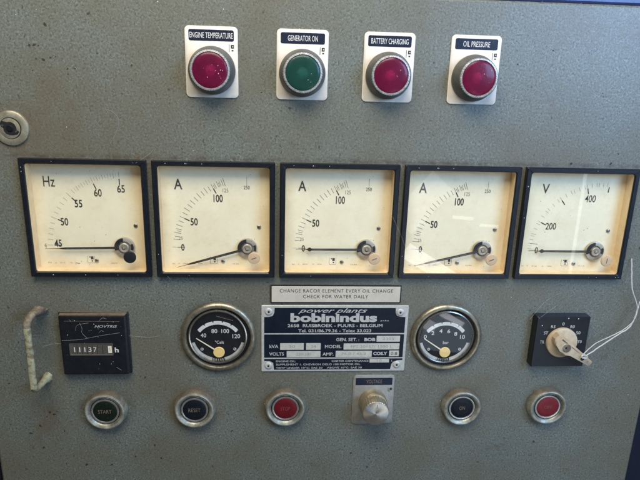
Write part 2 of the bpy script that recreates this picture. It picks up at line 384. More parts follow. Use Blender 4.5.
class MB:
    def __init__(s): s.v = []; s.f = []; s.m = []; s.mats = []
    def mi(s, m):
        if m not in s.mats: s.mats.append(m)
        return s.mats.index(m)
    def add(s, vs, fs, m):
        o = len(s.v); s.v += [tuple(v) for v in vs]; i = s.mi(m)
        for f in fs: s.f.append(tuple(o + a for a in f)); s.m.append(i)
    def text(s, t, cx, cy, w, h, z, m, bold=0.0, shear=0.0, ang=0.0, spacing=1.0):
        vs, fs = text_shape(t, bold, shear, spacing)
        x0 = min(v[0] for v in vs); x1 = max(v[0] for v in vs); y0 = min(v[1] for v in vs); y1 = max(v[1] for v in vs)
        kx = w / (x1 - x0); ky = h / (y1 - y0); ca, sa = cos(ang), sin(ang)
        out = []
        for x, y in vs:
            a = (x - (x0 + x1) / 2) * kx; b = (y - (y0 + y1) / 2) * ky
            out.append((cx + a * ca - b * sa, cy + a * sa + b * ca, z))
        s.add(out, fs, m)
    def quad(s, x0, x1, y0, y1, z, m): s.add([(x0, y0, z), (x1, y0, z), (x1, y1, z), (x0, y1, z)], [(0, 1, 2, 3)], m)
    def stroke(s, x0, y0, x1, y1, w, z, m, w2=None):
        w2 = w if w2 is None else w2
        L = hypot(x1 - x0, y1 - y0); nx, ny = -(y1 - y0) / L / 2, (x1 - x0) / L / 2
        s.add([(x0 - nx * w, y0 - ny * w, z), (x1 - nx * w2, y1 - ny * w2, z), (x1 + nx * w2, y1 + ny * w2, z), (x0 + nx * w, y0 + ny * w, z)], [(0, 1, 2, 3)], m)
    def poly(s, pts, z0, z1, m):           # extruded counter-clockwise outline
        n = len(pts)
        vs = [(x, y, z0) for x, y in pts] + [(x, y, z1) for x, y in pts]
        fs = [tuple(range(n, 2 * n)), tuple(reversed(range(n)))] + [(i, (i + 1) % n, n + (i + 1) % n, n + i) for i in range(n)]
        s.add(vs, fs, m)
    def flat(s, pts, z, m): s.add([(x, y, z) for x, y in pts], [tuple(range(len(pts)))], m)
    def arc(s, cx, cy, r0, r1, a0, a1, z, m, n=24):
        vs = []
        for i in range(n + 1):
            a = radians(a0 + (a1 - a0) * i / n)
            vs += [(cx + r0 * cos(a), cy + r0 * sin(a), z), (cx + r1 * cos(a), cy + r1 * sin(a), z)]
        s.add(vs, [(2 * i, 2 * i + 1, 2 * i + 3, 2 * i + 2) for i in range(n)], m)
    def lathe(s, prof, m, cx=0, cy=0, n=64, cap0=False, cap1=False, teeth=0.0, tmod=2):
        vs = []
        for r, z in prof:
            for i in range(n):
                a = 2 * pi * i / n
                rr = r - (teeth if (i // tmod) % 2 else 0)
                vs.append((cx + rr * cos(a), cy + rr * sin(a), z))
        fs = []
        for j in range(len(prof) - 1):
            for i in range(n):
                k = (i + 1) % n
                fs.append((j * n + i, j * n + k, (j + 1) * n + k, (j + 1) * n + i))
        if cap1: fs.append(tuple((len(prof) - 1) * n + i for i in range(n)))
        if cap0: fs.append(tuple(reversed(range(n))))
        s.add(vs, fs, m)
    def rloft(s, rings, m, cx=0, cy=0, cap0=False, cap1=True, k=5):  # rings of rounded rectangles: (halfw, halfh, radius, z[, dx, dy])
        vs = []; n = 4 * (k + 1)
        for rg in rings:
            hw, hh, r, z = rg[:4]; dx, dy = (rg[4], rg[5]) if len(rg) > 4 else (0, 0)
            for q, (sx, sy) in enumerate(((1, 1), (-1, 1), (-1, -1), (1, -1))):
                for i in range(k + 1):
                    a = pi / 2 * (q + i / k)
                    vs.append((cx + dx + sx * (hw - r) + r * cos(a), cy + dy + sy * (hh - r) + r * sin(a), z))
        fs = []
        for j in range(len(rings) - 1):
            for i in range(n):
                t = (i + 1) % n
                fs.append((j * n + i, j * n + t, (j + 1) * n + t, (j + 1) * n + i))
        if cap1: fs.append(tuple((len(rings) - 1) * n + i for i in range(n)))
        if cap0: fs.append(tuple(reversed(range(n))))
        s.add(vs, fs, m)
    def tube(s, pts, r, m, n=6):
        P = [Vector(p) for p in pts]; vs = []; up = Vector((0.31, 0.2, 1)).normalized()
        for i, p in enumerate(P):
            t = (P[min(i + 1, len(P) - 1)] - P[max(i - 1, 0)]).normalized()
            a = t.cross(up).normalized(); b = t.cross(a).normalized()
            for j in range(n):
                q = 2 * pi * j / n
                vs.append(tuple(p + (a * cos(q) + b * sin(q)) * r))
        fs = []
        for i in range(len(P) - 1):
            for j in range(n):
                k = (j + 1) % n
                fs.append((i * n + j, i * n + k, (i + 1) * n + k, (i + 1) * n + j))
        fs += [tuple(range(n)), tuple((len(P) - 1) * n + j for j in range(n))]
        s.add(vs, fs, m)
    def build(s, name, parent=None, loc=None, angle=35):
        me = bpy.data.meshes.new(name)
        me.from_pydata([tuple(W(*v)) for v in s.v], [], s.f)
        for m in s.mats: me.materials.append(M[m])
        for p, i in zip(me.polygons, s.m): p.material_index = i; p.use_smooth = True
        me.validate(); me.update()
        me.set_sharp_from_angle(angle=radians(angle))
        o = bpy.data.objects.new(name, me); COL.objects.link(o)
        if parent: o.parent = parent
        if loc: o.location = W(*loc)
        return o
def smooth_path(pts, n=6):
    out = []
    P = [Vector(p) for p in pts]
    for i in range(len(P) - 1):
        p0, p1, p2, p3 = P[max(i - 1, 0)], P[i], P[i + 1], P[min(i + 2, len(P) - 1)]
        for k in range(n):
            t = k / n
            out.append(0.5 * ((2 * p1) + (p2 - p0) * t + (2 * p0 - 5 * p1 + 4 * p2 - p3) * t * t + (3 * p1 - p0 - 3 * p2 + p3) * t ** 3))
    out.append(P[-1]); return out
def tag(o, label, cat, group=None, kind=None):
    if label: o['label'] = label
    if cat: o['category'] = cat
    if group: o['group'] = group
    if kind: o['kind'] = kind
    return o
def thing(name, label, cat, x, y, group=None, z=0):
    o = bpy.data.objects.new(name, None); COL.objects.link(o)
    o.empty_display_size = 0.01
    o.location = W(x, y, z)
    return tag(o, label, cat, group)
def copy_tree(o, parent=None):
    c = o.copy(); COL.objects.link(c); c.parent = parent
    for ch in list(o.children): copy_tree(ch, c)
    return c

# ------------------------------------------------------------------ the panel and the cabinet round it
XM = [-201.0, -100.4, 0.0, 100.5, 201.2]
def build_panel():
    b = MB()
    x0, x1, y0, y1 = -296.5, 293.5, -330.0, 171.8
    hole = 45.5
    xs = [x0]
    for c in XM: xs += [c - hole, c + hole]
    xs.append(x1); ys = [y0, -hole, hole, y1]
    for i in range(len(xs) - 1):
        for j in range(3):
            if j == 1 and i % 2 == 1: continue
            b.quad(xs[i], xs[i + 1], ys[j], ys[j + 1], 0, 'panel')
    # folded edges with a small radius
    prof = [(0, 0), (0.8, -0.25), (1.6, -0.9), (2.0, -2.0), (2.0, -22)]
    corners = [(x0, y0), (x1, y0), (x1, y1), (x0, y1)]
    sg = [(-1, -1), (1, -1), (1, 1), (-1, 1)]
    vs = []
    for d, z in prof:
        for (cx, cy), (sx_, sy_) in zip(corners, sg): vs.append((cx + sx_ * d, cy + sy_ * d, z))
    fs = []
    for j in range(len(prof) - 1):
        for i in range(4):
            k = (i + 1) % 4
            fs.append((j * 4 + i, j * 4 + k, (j + 1) * 4 + k, (j + 1) * 4 + i))
    b.add(vs, fs, 'panel')
    # thickness of the cut-outs
    for c in XM:
        for (a0, b0, a1, b1) in ((-1, -1, 1, -1), (1, -1, 1, 1), (1, 1, -1, 1), (-1, 1, -1, -1)):
            b.add([(c + a0 * hole, b0 * hole, 0), (c + a1 * hole, b1 * hole, 0), (c + a1 * hole, b1 * hole, -2), (c + a0 * hole, b0 * hole, -2)], [(0, 1, 2, 3)], 'panel')
    # paint chips down to rust
    rr = random.Random(3)
    spots = [(-220.1, 145.1, 1.7), (-232.7, 130.3, 1.5), (-229.5, 131.0, 1.3), (-226.5, 130.4, 0.9), (-223.7, 120.7, 1.5), (-229, 121, 0.8), (-218.4, 122.3, 0.9), (-215, 123, .8),
             (-207.0, 114.6, 1.0), (-207, 111, .9), (-201.5, 115, 0.8), (-249.2, -176.7, 1.6), (-245.8, -178.9, 1.5), (-258.7, -190.3, 1.3), (-267.9, -197.7, 1.5), (-258.3, -212.9, 1.6),
             (-222.4, -231.3, 1.7), (-238.5, -196.0, 1.0), (-243, -176, 1.1), (-252, -181, .8), (-63, 101.5, 1.0), (-58, -54, 0.8), (-160, -212, 1.0), (-155, -226, 1.2), (-90, -198, 1.2),
             (20, -224, 1.2), (14, -216, .8), (70, -205, .9), (-245, -205, .7), (-240, -230, .8), (-232, -186, .7), (-200, -232, 1.4), (-178, -224, 1.1), (136, 128, .9), (163, 139, 1.1), (230, 60, .9), (191, 51.5, 1.3), (225, 52, 1.5)]
    for i in range(90):
        x = rr.uniform(-290, 120) if i % 3 else rr.uniform(-290, -140)
        y = rr.choice([rr.uniform(-260, -190), rr.uniform(-260, -190), rr.uniform(60, 165), rr.uniform(-150, -60)])
        spots.append((x, y, rr.uniform(0.2, 0.6)))
    for x, y, r in spots:
        n = 9; r *= 0.8
        st = rr.uniform(0.7, 1.5); ra = rr.uniform(0, pi)
        pts = []
        for i in range(n):
            a = 2 * pi * i / n; q = r * rr.uniform(0.55, 1.25)
            px, py = q * cos(a) * st, q * sin(a) / st
            pts.append((x + px * cos(ra) - py * sin(ra), y + px * sin(ra) + py * cos(ra)))
        b.flat(pts, 0.06, 'chip')
    for i in range(46):                      # pale flecks of dust and paint
        x, y = rr.uniform(-285, 280), rr.uniform(-250, 165)
        if -52 < y < 52: continue
        r = rr.uniform(0.15, 0.4)
        b.flat([(x + r * cos(a * pi / 3) * rr.uniform(.6, 1.3), y + r * sin(a * pi / 3) * rr.uniform(.6, 1.3)) for a in range(6)], 0.10, 'fleck')
    # a few scratches in the paint
    for pts in ([(-180, 60), (-176, 66), (-172, 77), (-176, 84), (-182, 86)], [(232, -135), (240, -136), (250, -140), (258, -143)], [(-97, -146), (-95, -152)]):
        p = smooth_path([(x, y, 0.05) for x, y in pts], 4)
        b.tube(p, 0.07, 'web', 4)
    o = b.build('control_panel', angle=30)
    tag(o, None, None, kind='structure')
    c = MB()                                # the cabinet front that frames the panel
    def bar(xa, xb, ya, yb, za, zb):
        cx, cy, hw, hh = (xa + xb) / 2, (ya + yb) / 2, (xb - xa) / 2, (yb - ya) / 2
        c.rloft([(hw, hh, 1.5, za), (hw, hh, 1.5, zb - 1.5), (hw - 1.5, hh - 1.5, 1.0, zb)], 'cabinet', cx, cy)
    bar(-420, 420, 174.2, 260, -40, -1.5)
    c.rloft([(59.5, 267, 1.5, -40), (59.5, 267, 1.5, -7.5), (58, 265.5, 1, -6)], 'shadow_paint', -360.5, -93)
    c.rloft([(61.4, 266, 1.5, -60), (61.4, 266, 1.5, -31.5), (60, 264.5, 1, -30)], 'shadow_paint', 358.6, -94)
    c.quad(-420, 420, -360, 260, -70, 'black')
    o = c.build('cabinet_frame', angle=30)
    tag(o, None, None, kind='structure')
build_panel()

# ------------------------------------------------------------------ square meters
ZD = -6.0      # dial plane
def meter_common(t):
    b = MB()
    b.rloft([(48, 48, 0.6, 0.0), (48.2, 48.2, 0.6, 4.2), (47.6, 47.6, 0.6, 5.0), (44.5, 44.5, 1.4, 5.0), (43.9, 43.9, 2.0, 4.3), (43.9, 43.9, 2.0, 3.2)], 'bezel', cap1=False)
    rr = random.Random(int(t.location.x * 1000) + 77)
    for i in range(7):
        e = rr.choice(((rr.uniform(-46, 46), 46.2), (rr.uniform(-46, 46), 46.2), (46.1 * rr.choice((-1, 1)), rr.uniform(-46, 46)), (rr.uniform(-46, 46), -46.2))); w_ = rr.uniform(0.15, 0.45)
        b.flat([(e[0] + w_ * cos(k * pi / 3) * rr.uniform(.5, 1.3), e[1] + w_ * sin(k * pi / 3) * rr.uniform(.5, 1.3)) for k in range(6)], 5.06, 'fleck')
    b.build('bezel', t)
    b = MB()
    b.rloft([(43.88, 43.88, 2.0, 3.2), (43.88, 43.88, 2.0, -7.6)], 'liner', cap1=False)
    b.build('liner', t)
    b = MB(); b.rloft([(43.87, 43.87, 2.0, 3.3)], 'glass', cap1=True)
    b.build('cover_glass', t)
def make_dial(t, unit, uw, ticks, nums, faint_seed, extra=None, face_z=ZD):
    b = MB()
    b.rloft([(43.87, 43.87, 2.0, face_z)], 'dial', cap1=True)
    z = face_z + 0.12; z2 = face_z + 0.2
    px, py = 25.2, -25.2
    def pt(a, r): return px - r * cos(radians(a)), py + r * sin(radians(a))
    for a, r0, r1, w, m in ticks:
        q0, q1 = pt(a, r0), pt(a, r1)
        b.stroke(q0[0], q0[1], q1[0], q1[1], w, z, m)
    for s, x, y, w, h, m, bold in nums: b.text(s, x, y, w, h, z2, m, bold)
    # coil symbol box and type line
    ix, iy = extra or (-3.0, -36.4)
    b.stroke(ix - 2.9, iy - 3.0, ix - 2.9, iy + 3.0, 0.3, z, 'faint_ink'); b.stroke(ix + 2.9, iy - 3.0, ix + 2.9, iy + 3.0, 0.3, z, 'faint_ink')
    b.stroke(ix - 2.9, iy - 3.1, ix + 2.9, iy - 3.1, 0.3, z, 'faint_ink')
    b.quad(ix - 0.2, ix + 1.9, iy, iy + 2.6, z, 'ink'); b.quad(ix - 1.4, ix - 0.5, iy + 1.6, iy + 2.5, z, 'ink'); b.quad(ix + 0.2, ix + 1.4, iy - 1.9, iy - 0.8, z, 'ink')
    rr = random.Random(faint_seed)
    for x0, w in ((-38, 3), (-33, 1.5), (-29, 5), (-20, 2), (-16, 5), (12, 7)):
        x = x0 + rr.uniform(-1, 1)
        b.text(rr.choice(['12.96', 'kl.1.5', '~', '50Hz', 'N', '2kV']), x + w / 2, -39.6 + rr.uniform(-.3, .3), w * 0.8, 0.9, z, 'faint_ink')
    for i in range(16):
        x, y, r = rr.uniform(-42, 42), rr.uniform(-42, 42), rr.uniform(0.1, 0.35)
        b.flat([(x + r * cos(k * pi / 3) * rr.uniform(.7, 1.2), y + r * sin(k * pi / 3) * rr.uniform(.7, 1.2)) for k in range(6)], z, 'ink' if r > 0.2 else 'faint_ink')
    # hole for the movement, drawn as a steel disc
    b.arc(px, py, 0, 8.2, 0, 360, z2 + 0.1, 'steel', 40)
    b.build('dial', t)
def make_movement(t, ndl, knob_on=False, lz=False, r_tip=60):
    px, py = 25.2, -25.2
    b = MB()
    z0 = ZD + 0.6
    b.lathe([(8.2, ZD + 0.4), (8.2, z0 + 1.6), (7.8, z0 + 1.8), (5.2, z0 + 1.8), (5.0, z0)], 'hub_plate', px, py, 48)
    h = b.build('pivot_ring', t)
    s = MB(); s.arc(px, py, 5.0, 7.95, 95, 200, z0 + 1.95, 'black', 24); s.arc(px, py, 5.4, 7.6, -20, 25, z0 + 1.95, 'black', 10)
    s.arc(px, py, 0, 5.1, 0, 360, z0 + 0.4, 'faint_ink', 32)
    s.build('coil_segment', h)
    s = MB(); s.lathe([(3.9, z0 + 0.5), (3.9, z0 + 3.2), (3.5, z0 + 3.5), (2.7, z0 + 3.5), (2.4, z0 + 3.1), (1.6, z0 + 3.0), (1.4, z0 + 3.5)], 'hub_plate', px, py, 32, cap1=True)
    s.arc(px, py, 1.9, 2.5, -30, 150, z0 + 3.62, 'faint_ink', 16); s.arc(px, py, 0.9, 1.4, 140, 330, z0 + 3.62, 'ink', 12)
    s.build('pivot_boss', h)
    # needle: flat vane running to a hair tip
    a = radians(ndl); ux, uy = -cos(a), sin(a); nx, ny = -uy, ux
    zz = ZD + 2.9
    def P(r, o): return (px + ux * r + nx * o, py + uy * r + ny * o)
    n = MB()
    n.poly([P(3.5, 1.0), P(3.5, -1.0), P(47, -0.85), P(50, -0.6), P(52, -0.16), P(r_tip, -0.1), P(r_tip, 0.1), P(52, 0.16), P(50, 0.6), P(47, 0.85)], zz, zz + 0.5, 'needle')
    if lz:
        c = P(48.2, 0); n.lathe([(1.7, zz), (1.7, zz + 0.55)], 'needle', c[0], c[1], 12, cap1=True)
    n.stroke(*P(8, 0.05), *P(46, 0.05), 0.28, zz + 0.62, 'steel')
    o = n.build('needle', t)
    return o
def adjuster(t, dx, dy, col, ang):
    b = MB()
    b.lathe([(5.0, 3.35), (5.0, 4.2), (4.7, 4.6), (4.2, 4.7), (0.01, 4.75)], col, dx, dy, 36)
    o = b.build('zero_adjuster', t)
    s = MB(); a = radians(ang)
    s.stroke(dx - 2.2 * cos(a), dy - 2.2 * sin(a), dx + 2.2 * cos(a), dy + 2.2 * sin(a), 0.7, 4.86, 'handle_rust' if col == 'adjuster' else 'matt' if False else ('black'))
    s.build('screw_slot', o)
    if col != 'adjuster': o['label'] = 'black zero adjuster'
def dial_screws(t, p2):
    for (x, y) in ((35.0, -7.0), p2):
        b = MB(); b.lathe([(1.6, ZD + 0.1), (1.6, ZD + 0.7), (1.2, ZD + 1.0), (0.01, ZD + 1.05)], 'steel', x, y, 20)
        b.stroke(x - 1.1, y - 0.3, x + 1.1, y + 0.3, 0.35, ZD + 1.15, 'black')
        b.build('dial_screw', t)

MG = 'square dial meters in the row across the panel'
amp_ticks = []
angA = {0: 0, 5: 0.6, 10: 2, 15: 4.2, 20: 6.6, 25: 9.0, 30: 12.2, 35: 15.4, 40: 18.6, 45: 22.2, 50: 25.8, 55: 29.6, 60: 33.4, 65: 37.2, 70: 41, 75: 44.8, 80: 48.4, 85: 52, 90: 55.4, 95: 58.6, 100: 61.6, 105: 64, 110: 66.2, 115: 68.2, 120: 70, 125: 71.6}
for v_, a_ in angA.items():
    if v_ in (5, 10, 15): continue
    if v_ == 0: amp_ticks.append((0, 51.5, 57.5, 0.45, 'ink')); amp_ticks.append((0, 57, 62, 0.2, 'faint_ink'))
    elif v_ in (50, 100): amp_ticks.append((a_, 52.2, 56.6, 0.85, 'ink')); amp_ticks.append((a_, 56, 61, 0.25, 'ink'))
    elif v_ == 125: amp_ticks.append((a_, 55, 62, 0.28, 'ink'))
    else: amp_ticks.append((a_, 55.8, 60.4 if v_ % 10 else 61.2, 0.28, 'ink'))
for v_, a_ in ((30, 13.8), (102, 62.9), (112, 67.2)): amp_ticks.append((a_, 56, 59.5, 0.25, 'ink'))
amp_ticks.append((90, 52.3, 60, 0.3, 'faint_ink'))
def amp_nums(w=0.018):
    return [('0', -28.2, -25.3, 2.7, 5.8, 'ink', w), ('50', -18.2, -3.2, 5.9, 6.3, 'ink', w), ('100', 1.8, 16.7, 7.5, 6.4, 'ink', w), ('125', 7.9, 23.4, 4.6, 3.2, 'faint_ink', 0),
            ('250', 25.1, 26.0, 4.9, 2.9, 'ink', 0), ('25', -29.6, -17.3, 3.2, 2.8, 'faint_ink', 0), ('A', -30.0, 28.0, 6.6, 8.6, 'ink', 0.012)]
# frequency meter
t = thing('frequency_meter', 'leftmost square meter of the row, marked Hz, with a black round adjuster beside its pivot', 'meter', XM[0], 0, MG)
meter_common(t)
tk = []
for i in range(0, 41):
    a = [0.9, 23.6, 46.0, 67.8, 89.0]
    v_ = i / 10; k = min(int(v_), 3); ang = a[k] + (a[k + 1] - a[k]) * (v_ - k)
    if i % 10 == 0: tk.append((ang, 51.8, 56.6, 0.8, 'ink'))
    if i % 2 == 0: tk.append((ang, 57.5, 61.5 + (0.8 if i % 10 == 0 else 0), 0.24, 'faint_ink'))
    if i > 22 and i % 2: tk.append((ang, 58.3, 61.0, 0.2, 'faint_ink'))
make_dial(t, 'Hz', 9, tk, [('45', -28.3, -22.6, 5.8, 6.2, 'ink', .012), ('50', -21.6, -4.4, 6.0, 6.3, 'ink', .012), ('55', -9.2, 10.8, 6.0, 6.3, 'ink', .012), ('60', 6.8, 19.9, 6.0, 6.3, 'ink', .012),
                           ('65', 25.2, 23.4, 6.0, 6.3, 'ink', .012), ('Hz', -30.6, 28.6, 9.0, 8.4, 'ink', 0), ('45', -38.5, -24.6, 1.8, 3.4, 'faint_ink', 0)], 11)
make_movement(t, -1.2, r_tip=63)
adjuster(t, 31.2, -31.2, 'black', 75)
dial_screws(t, (1.6, -37.4))
# ammeters: the middle one is built, the outer two are copies with their own needles
AL = ['second square meter from the left, marked A, needle fallen to the lower left below zero',
      'square meter in the middle of the row, marked A, needle level on the zero',
      'square meter marked A, fourth from the left, window reflections across its glass and needle low']
def ammeter_base():
    t = thing('ammeter', AL[1], 'meter', XM[2], 0, MG)
    meter_common(t)
    make_dial(t, 'A', 7, amp_ticks, amp_nums(), 5)
    adjuster(t, 31.2, -31.2, 'adjuster', 20)
    dial_screws(t, (4.9, -37.2))
    return t
am = ammeter_base()
am1 = copy_tree(am); am1.location = W(XM[1], 0); am1['label'] = AL[0]
am3 = copy_tree(am); am3.location = W(XM[3], 0); am3['label'] = AL[2]
make_movement(am, -0.2, lz=True)
make_movement(am1, -16.0, r_tip=60.5)
make_movement(am3, -13.6, r_tip=60.5)
# voltmeter
t = thing('voltmeter', 'rightmost square meter of the row, marked V, needle level on the zero', 'meter', XM[4], 0, MG)
meter_common(t)
tk = []
va = [(0, 0), (50, 1.6), (100, 6.0), (150, 14.5), (200, 26.0), (250, 38.5), (300, 51.5), (350, 64), (400, 75.5), (450, 85.5), (500, 94.5)]
for i in range(len(va) - 1):
    for k in range(5 if i > 1 else (1 if i == 0 else 2)):
        n_ = 5 if i > 1 else (1 if i == 0 else 2)
        if k % 2 and n_ == 5: continue
        a_ = va[i][1] + (va[i + 1][1] - va[i][1]) * k / n_
        if va[i][0] > 0 or i == 0: tk.append((a_, 56.5, 60.0, 0.24, 'faint_ink'))
for v_, a_ in va:
    if v_ in (0, 100): tk.append((a_, 51.5, 58.5, 0.35, 'ink'))
    elif v_ % 100 == 0: tk.append((a_, 51.8, 56.6, 0.85, 'ink'))
make_dial(t, 'V', 6, tk, [('0', -26.6, -25.2, 2.7, 5.6, 'ink', .01), ('200', -16.6, -3.6, 9.2, 6.0, 'ink', .006), ('400', 14.6, 21.0, 9.4, 6.2, 'ink', .002), ('V', -25.6, 29.0, 6.2, 8.2, 'ink', 0.006)], 21, extra=(0.4, -36.4))
make_movement(t, 0.1, lz=True)
adjuster(t, 32.2, -31.2, 'adjuster', 85)
dial_screws(t, (8.6, -37.2))

# ------------------------------------------------------------------ pilot lamps
LG = 'pilot lamps along the top of the panel'
LAMP = [(-100.2, 'ENGINE TEMPERATURE', 'red_lens', 'crimson pilot lamp on the plate reading ENGINE TEMPERATURE', 31.8),
        (-32.0, 'GENERATOR ON', 'green_lens', 'green pilot lamp on the plate reading GENERATOR ON', 22.5),
        (34.2, 'BATTERY CHARGING', 'red_lens', 'crimson pilot lamp on the plate reading BATTERY CHARGING', 28.6),
        (101.5, 'OIL PRESSURE', 'red_lens', 'crimson pilot lamp on the plate reading OIL PRESSURE', 21.0)]
def legend_plate(t, txt, tw, base, hw, hh, ink='white_ink', icon=True):
    b = MB()
    b.rloft([(hw, hh, 3.2, 0.02), (hw, hh, 3.2, 0.9), (hw - 0.35, hh - 0.35, 2.9, 1.15)], base)
    b.rloft([(16.7, 4.0, 1.3, 1.25)], 'legend_blue', 0, 19.2)
    b.text(txt, 0, 19.2, tw, 4.0, 1.32, ink, 0.004)
    if icon:
        b.quad(13.0, 13.4, 7.8, 13.2, 1.25, 'ink'); b.quad(14.4, 16.7, 10.3, 12.9, 1.25, 'ink'); b.quad(14.9, 16.3, 8.3, 9.3, 1.25, 'ink')
        b.flat([(15.4, 11.2), (16.2, 11.2), (16.2, 12.0), (15.4, 12.0)], 1.3, base)
    b.build('legend_plate', t)
for x, txt, lens, lab, tw in LAMP:
    t = thing('pilot_lamp', lab, 'indicator lamp', x, 122.4, LG)
    legend_plate(t, txt, tw, 'plate', 19.6, 25.7)
    b = MB(); cy = -5.9
    b.lathe([(17.6, 1.15), (17.7, 2.2), (17.5, 4.2), (17.0, 5.2), (15.4, 12.8), (15.0, 13.6), (14.4, 13.6)], 'lamp_bezel', 0, cy, 72)
    b.build('bezel', t)
    b = MB(); b.lathe([(14.75, 12.6), (14.75, 14.4), (14.3, 14.9), (13.3, 15.1), (12.8, 14.2)], 'ring_alu', 0, cy, 200, teeth=0.16, tmod=2)
    b.build('knurled_ring', t)
    b = MB(); b.lathe([(12.9, 13.6), (12.8, 14.5), (12.2, 14.9), (10.6, 15.2), (8, 15.5), (5.2, 15.7), (2.5, 15.8), (0.01, 15.85)], lens, 0, cy, 64)
    rr = random.Random(int(x) + 900)
    for i in range(12 if x < -90 else 3):
        a_ = rr.uniform(-0.9, 1.2) if i < 7 else rr.uniform(0, 6.28); q_ = rr.uniform(4, 11) ; w_ = rr.uniform(0.12, 0.34)
        fx, fy = q_ * cos(a_), cy + q_ * sin(a_)
        b.flat([(fx + w_ * cos(k * pi / 3) * rr.uniform(.5, 1.2), fy + w_ * 1.8 * sin(k * pi / 3) * rr.uniform(.5, 1.3)) for k in range(6)], 15.95 if q_ < 8 else 15.75, 'scuff')
    b.build('lens', t)
    b = MB(); b.lathe([(12.7, 13.4), (9.0, 6.0), (4.0, 2.0), (0.01, 1.8)], 'chrome', 0, cy, 40)
    b.build('reflector', t)
    b = MB(); b.lathe([(0.6, 1.9), (3.0, 2.0), (3.0, 5.2), (3.6, 6.0), (4.2, 8.0), (3.8, 10.0), (2.2, 11.6), (0.01, 12.2)], 'bulb_glass', 0, cy, 24)
    b.build('bulb', t)

# ------------------------------------------------------------------ round gauges
GG = 'round gauges either side of the nameplate'
def round_gauge(name, lab, x, y, nums, unit, uw, tip, mark):
    t = thing(name, lab, 'gauge', x, y, GG)
    b = MB()
    b.lathe([(32.0, 0.05), (32.1, 1.4), (31.6, 2.6), (30.4, 3.6), (29.0, 4.0), (28.0, 3.7), (27.4, 2.9), (27.2, 0.1)], 'brass', 0, 0, 96)
    b.build('mounting_ring', t)
    b = MB(); b.lathe([(27.3, 0.06), (24.6, 0.06)], 'black', 0, 0, 64)  # shade in the gap round the bezel, painted as a flat black ring
    b.build('shaded_gap', t)
    ox, oy = -0.7, 0.9
    b = MB()
    b.lathe([(25.4, 0.1), (25.4, 2.4), (25.0, 3.2), (24.2, 3.5), (23.5, 3.2), (22.9, 1.0)], 'chrome', ox, oy, 96)
    bz = b.build('bezel', t)
    b = MB()
    b.lathe([(23.1, 0.9), (0.01, 0.9)], 'gauge_face', ox, oy, 64)
    cy = -8.3 + oy; cx = ox
    b.arc(cx, cy, 19.1, 22.4, 38, 142, 1.0, 'white_ink', 48)
    for i in range(11):
        a = radians(142 - 104 * i / 10)
        r0, r1 = (19.9, 21.6)
        if i % 2 == 0 or True:
            p0 = (cx + 20.9 * cos(a), cy + 20.9 * sin(a)); p1 = (cx + 22.5 * cos(a), cy + 22.5 * sin(a))
            if i % 2 == 0: b.stroke(p0[0], p0[1], p1[0], p1[1], 0.15, 1.06, 'ink', w2=1.5)
    for s, nx, ny, w, h in nums: b.text(s, nx, ny, w, h, 1.08, 'white_ink', 0.01)
    b.text(unit, 0.4, -4.8, uw, 3.0, 1.08, 'white_ink', 0.004)
    for sx_ in (-14.6, 13.6):
        b.arc(sx_, -11.4, 0.9, 1.3, 0, 360, 1.06, 'white_ink', 20); b.stroke(sx_ - 0.5, -11.6, sx_ + 1.2, -10.8, 0.5, 1.1, 'white_ink')
    b.stroke(-2.0, 19.6, 12.6, 15.4, 0.25, 1.06, 'faint_ink') if mark else None
    # pale reflector strip along the lower rim with the maker's lettering
    b.arc(ox, oy, 20.9, 23.0, 196, 344, 1.05, 'engraved', 48)
    b.arc(ox, oy, 20.8, 23.0, 256, 284, 1.10, 'gauge_face', 12)
    for i, ch in enumerate('MOTOR'):
        a = radians(259.5 + i * 5.2)
        b.text(ch, ox + 22.2 * cos(a), oy + 22.2 * sin(a), 1.25, 1.3, 1.16, 'white_ink', 0.02, ang=a + pi / 2)
    b.build('dial', t)
    hx, hy = 0.0, -14.0
    b = MB(); a = atan2(tip[1] - hy, tip[0] - hx); L = hypot(tip[0] - hx, tip[1] - hy)
    ux, uy = cos(a), sin(a)
    b.poly([(hx - uy * 0.65, hy + ux * 0.65)[::1], (hx + ux * L - uy * 0.35, hy + uy * L + ux * 0.35), (hx + ux * L + uy * 0.35, hy + uy * L - ux * 0.35), (hx + uy * 0.65, hy - ux * 0.65)][::-1], 1.7, 2.0, 'cream_needle')
    b.build('needle', t)
    b = MB(); b.lathe([(4.9, 1.4), (4.9, 2.3), (4.6, 2.6), (0.01, 2.65)], 'cream_hub', hx, hy, 40)
    b.build('needle_hub', t)
    b = MB(); b.lathe([(23.5, 3.1), (18, 3.5), (10, 3.8), (0.01, 3.9)], 'gauge_glass', ox, oy, 64)
    b.build('glass', t)
round_gauge('temperature_gauge', 'round gauge left of the nameplate, black dial marked Cels from 40 to 120', -99.9, -103.9,
            [('40', -13.1, 1.6, 4.8, 3.7), ('80', -3.7, 5.6, 5.0, 3.9), ('100', 5.6, 5.6, 6.6, 3.9), ('120', 15.0, 0.8, 6.6, 3.9)], '°Cels', 7.6, (-19.2, -0.8), True)
round_gauge('pressure_gauge', 'round gauge right of the nameplate, black dial marked bar from 0 to 10', 99.8, -104.9,
            [('0', -18.6, 0.8, 2.6, 3.8), ('2', -12.0, 4.4, 2.6, 3.7), ('4', -5.0, 6.4, 2.8, 3.7), ('6', 2.2, 6.1, 2.6, 3.7), ('8', 8.6, 3.6, 2.6, 3.7), ('10', 15.0, 0.6, 4.4, 3.8)], 'bar', 5.2, (-19.6, -0.6), False)

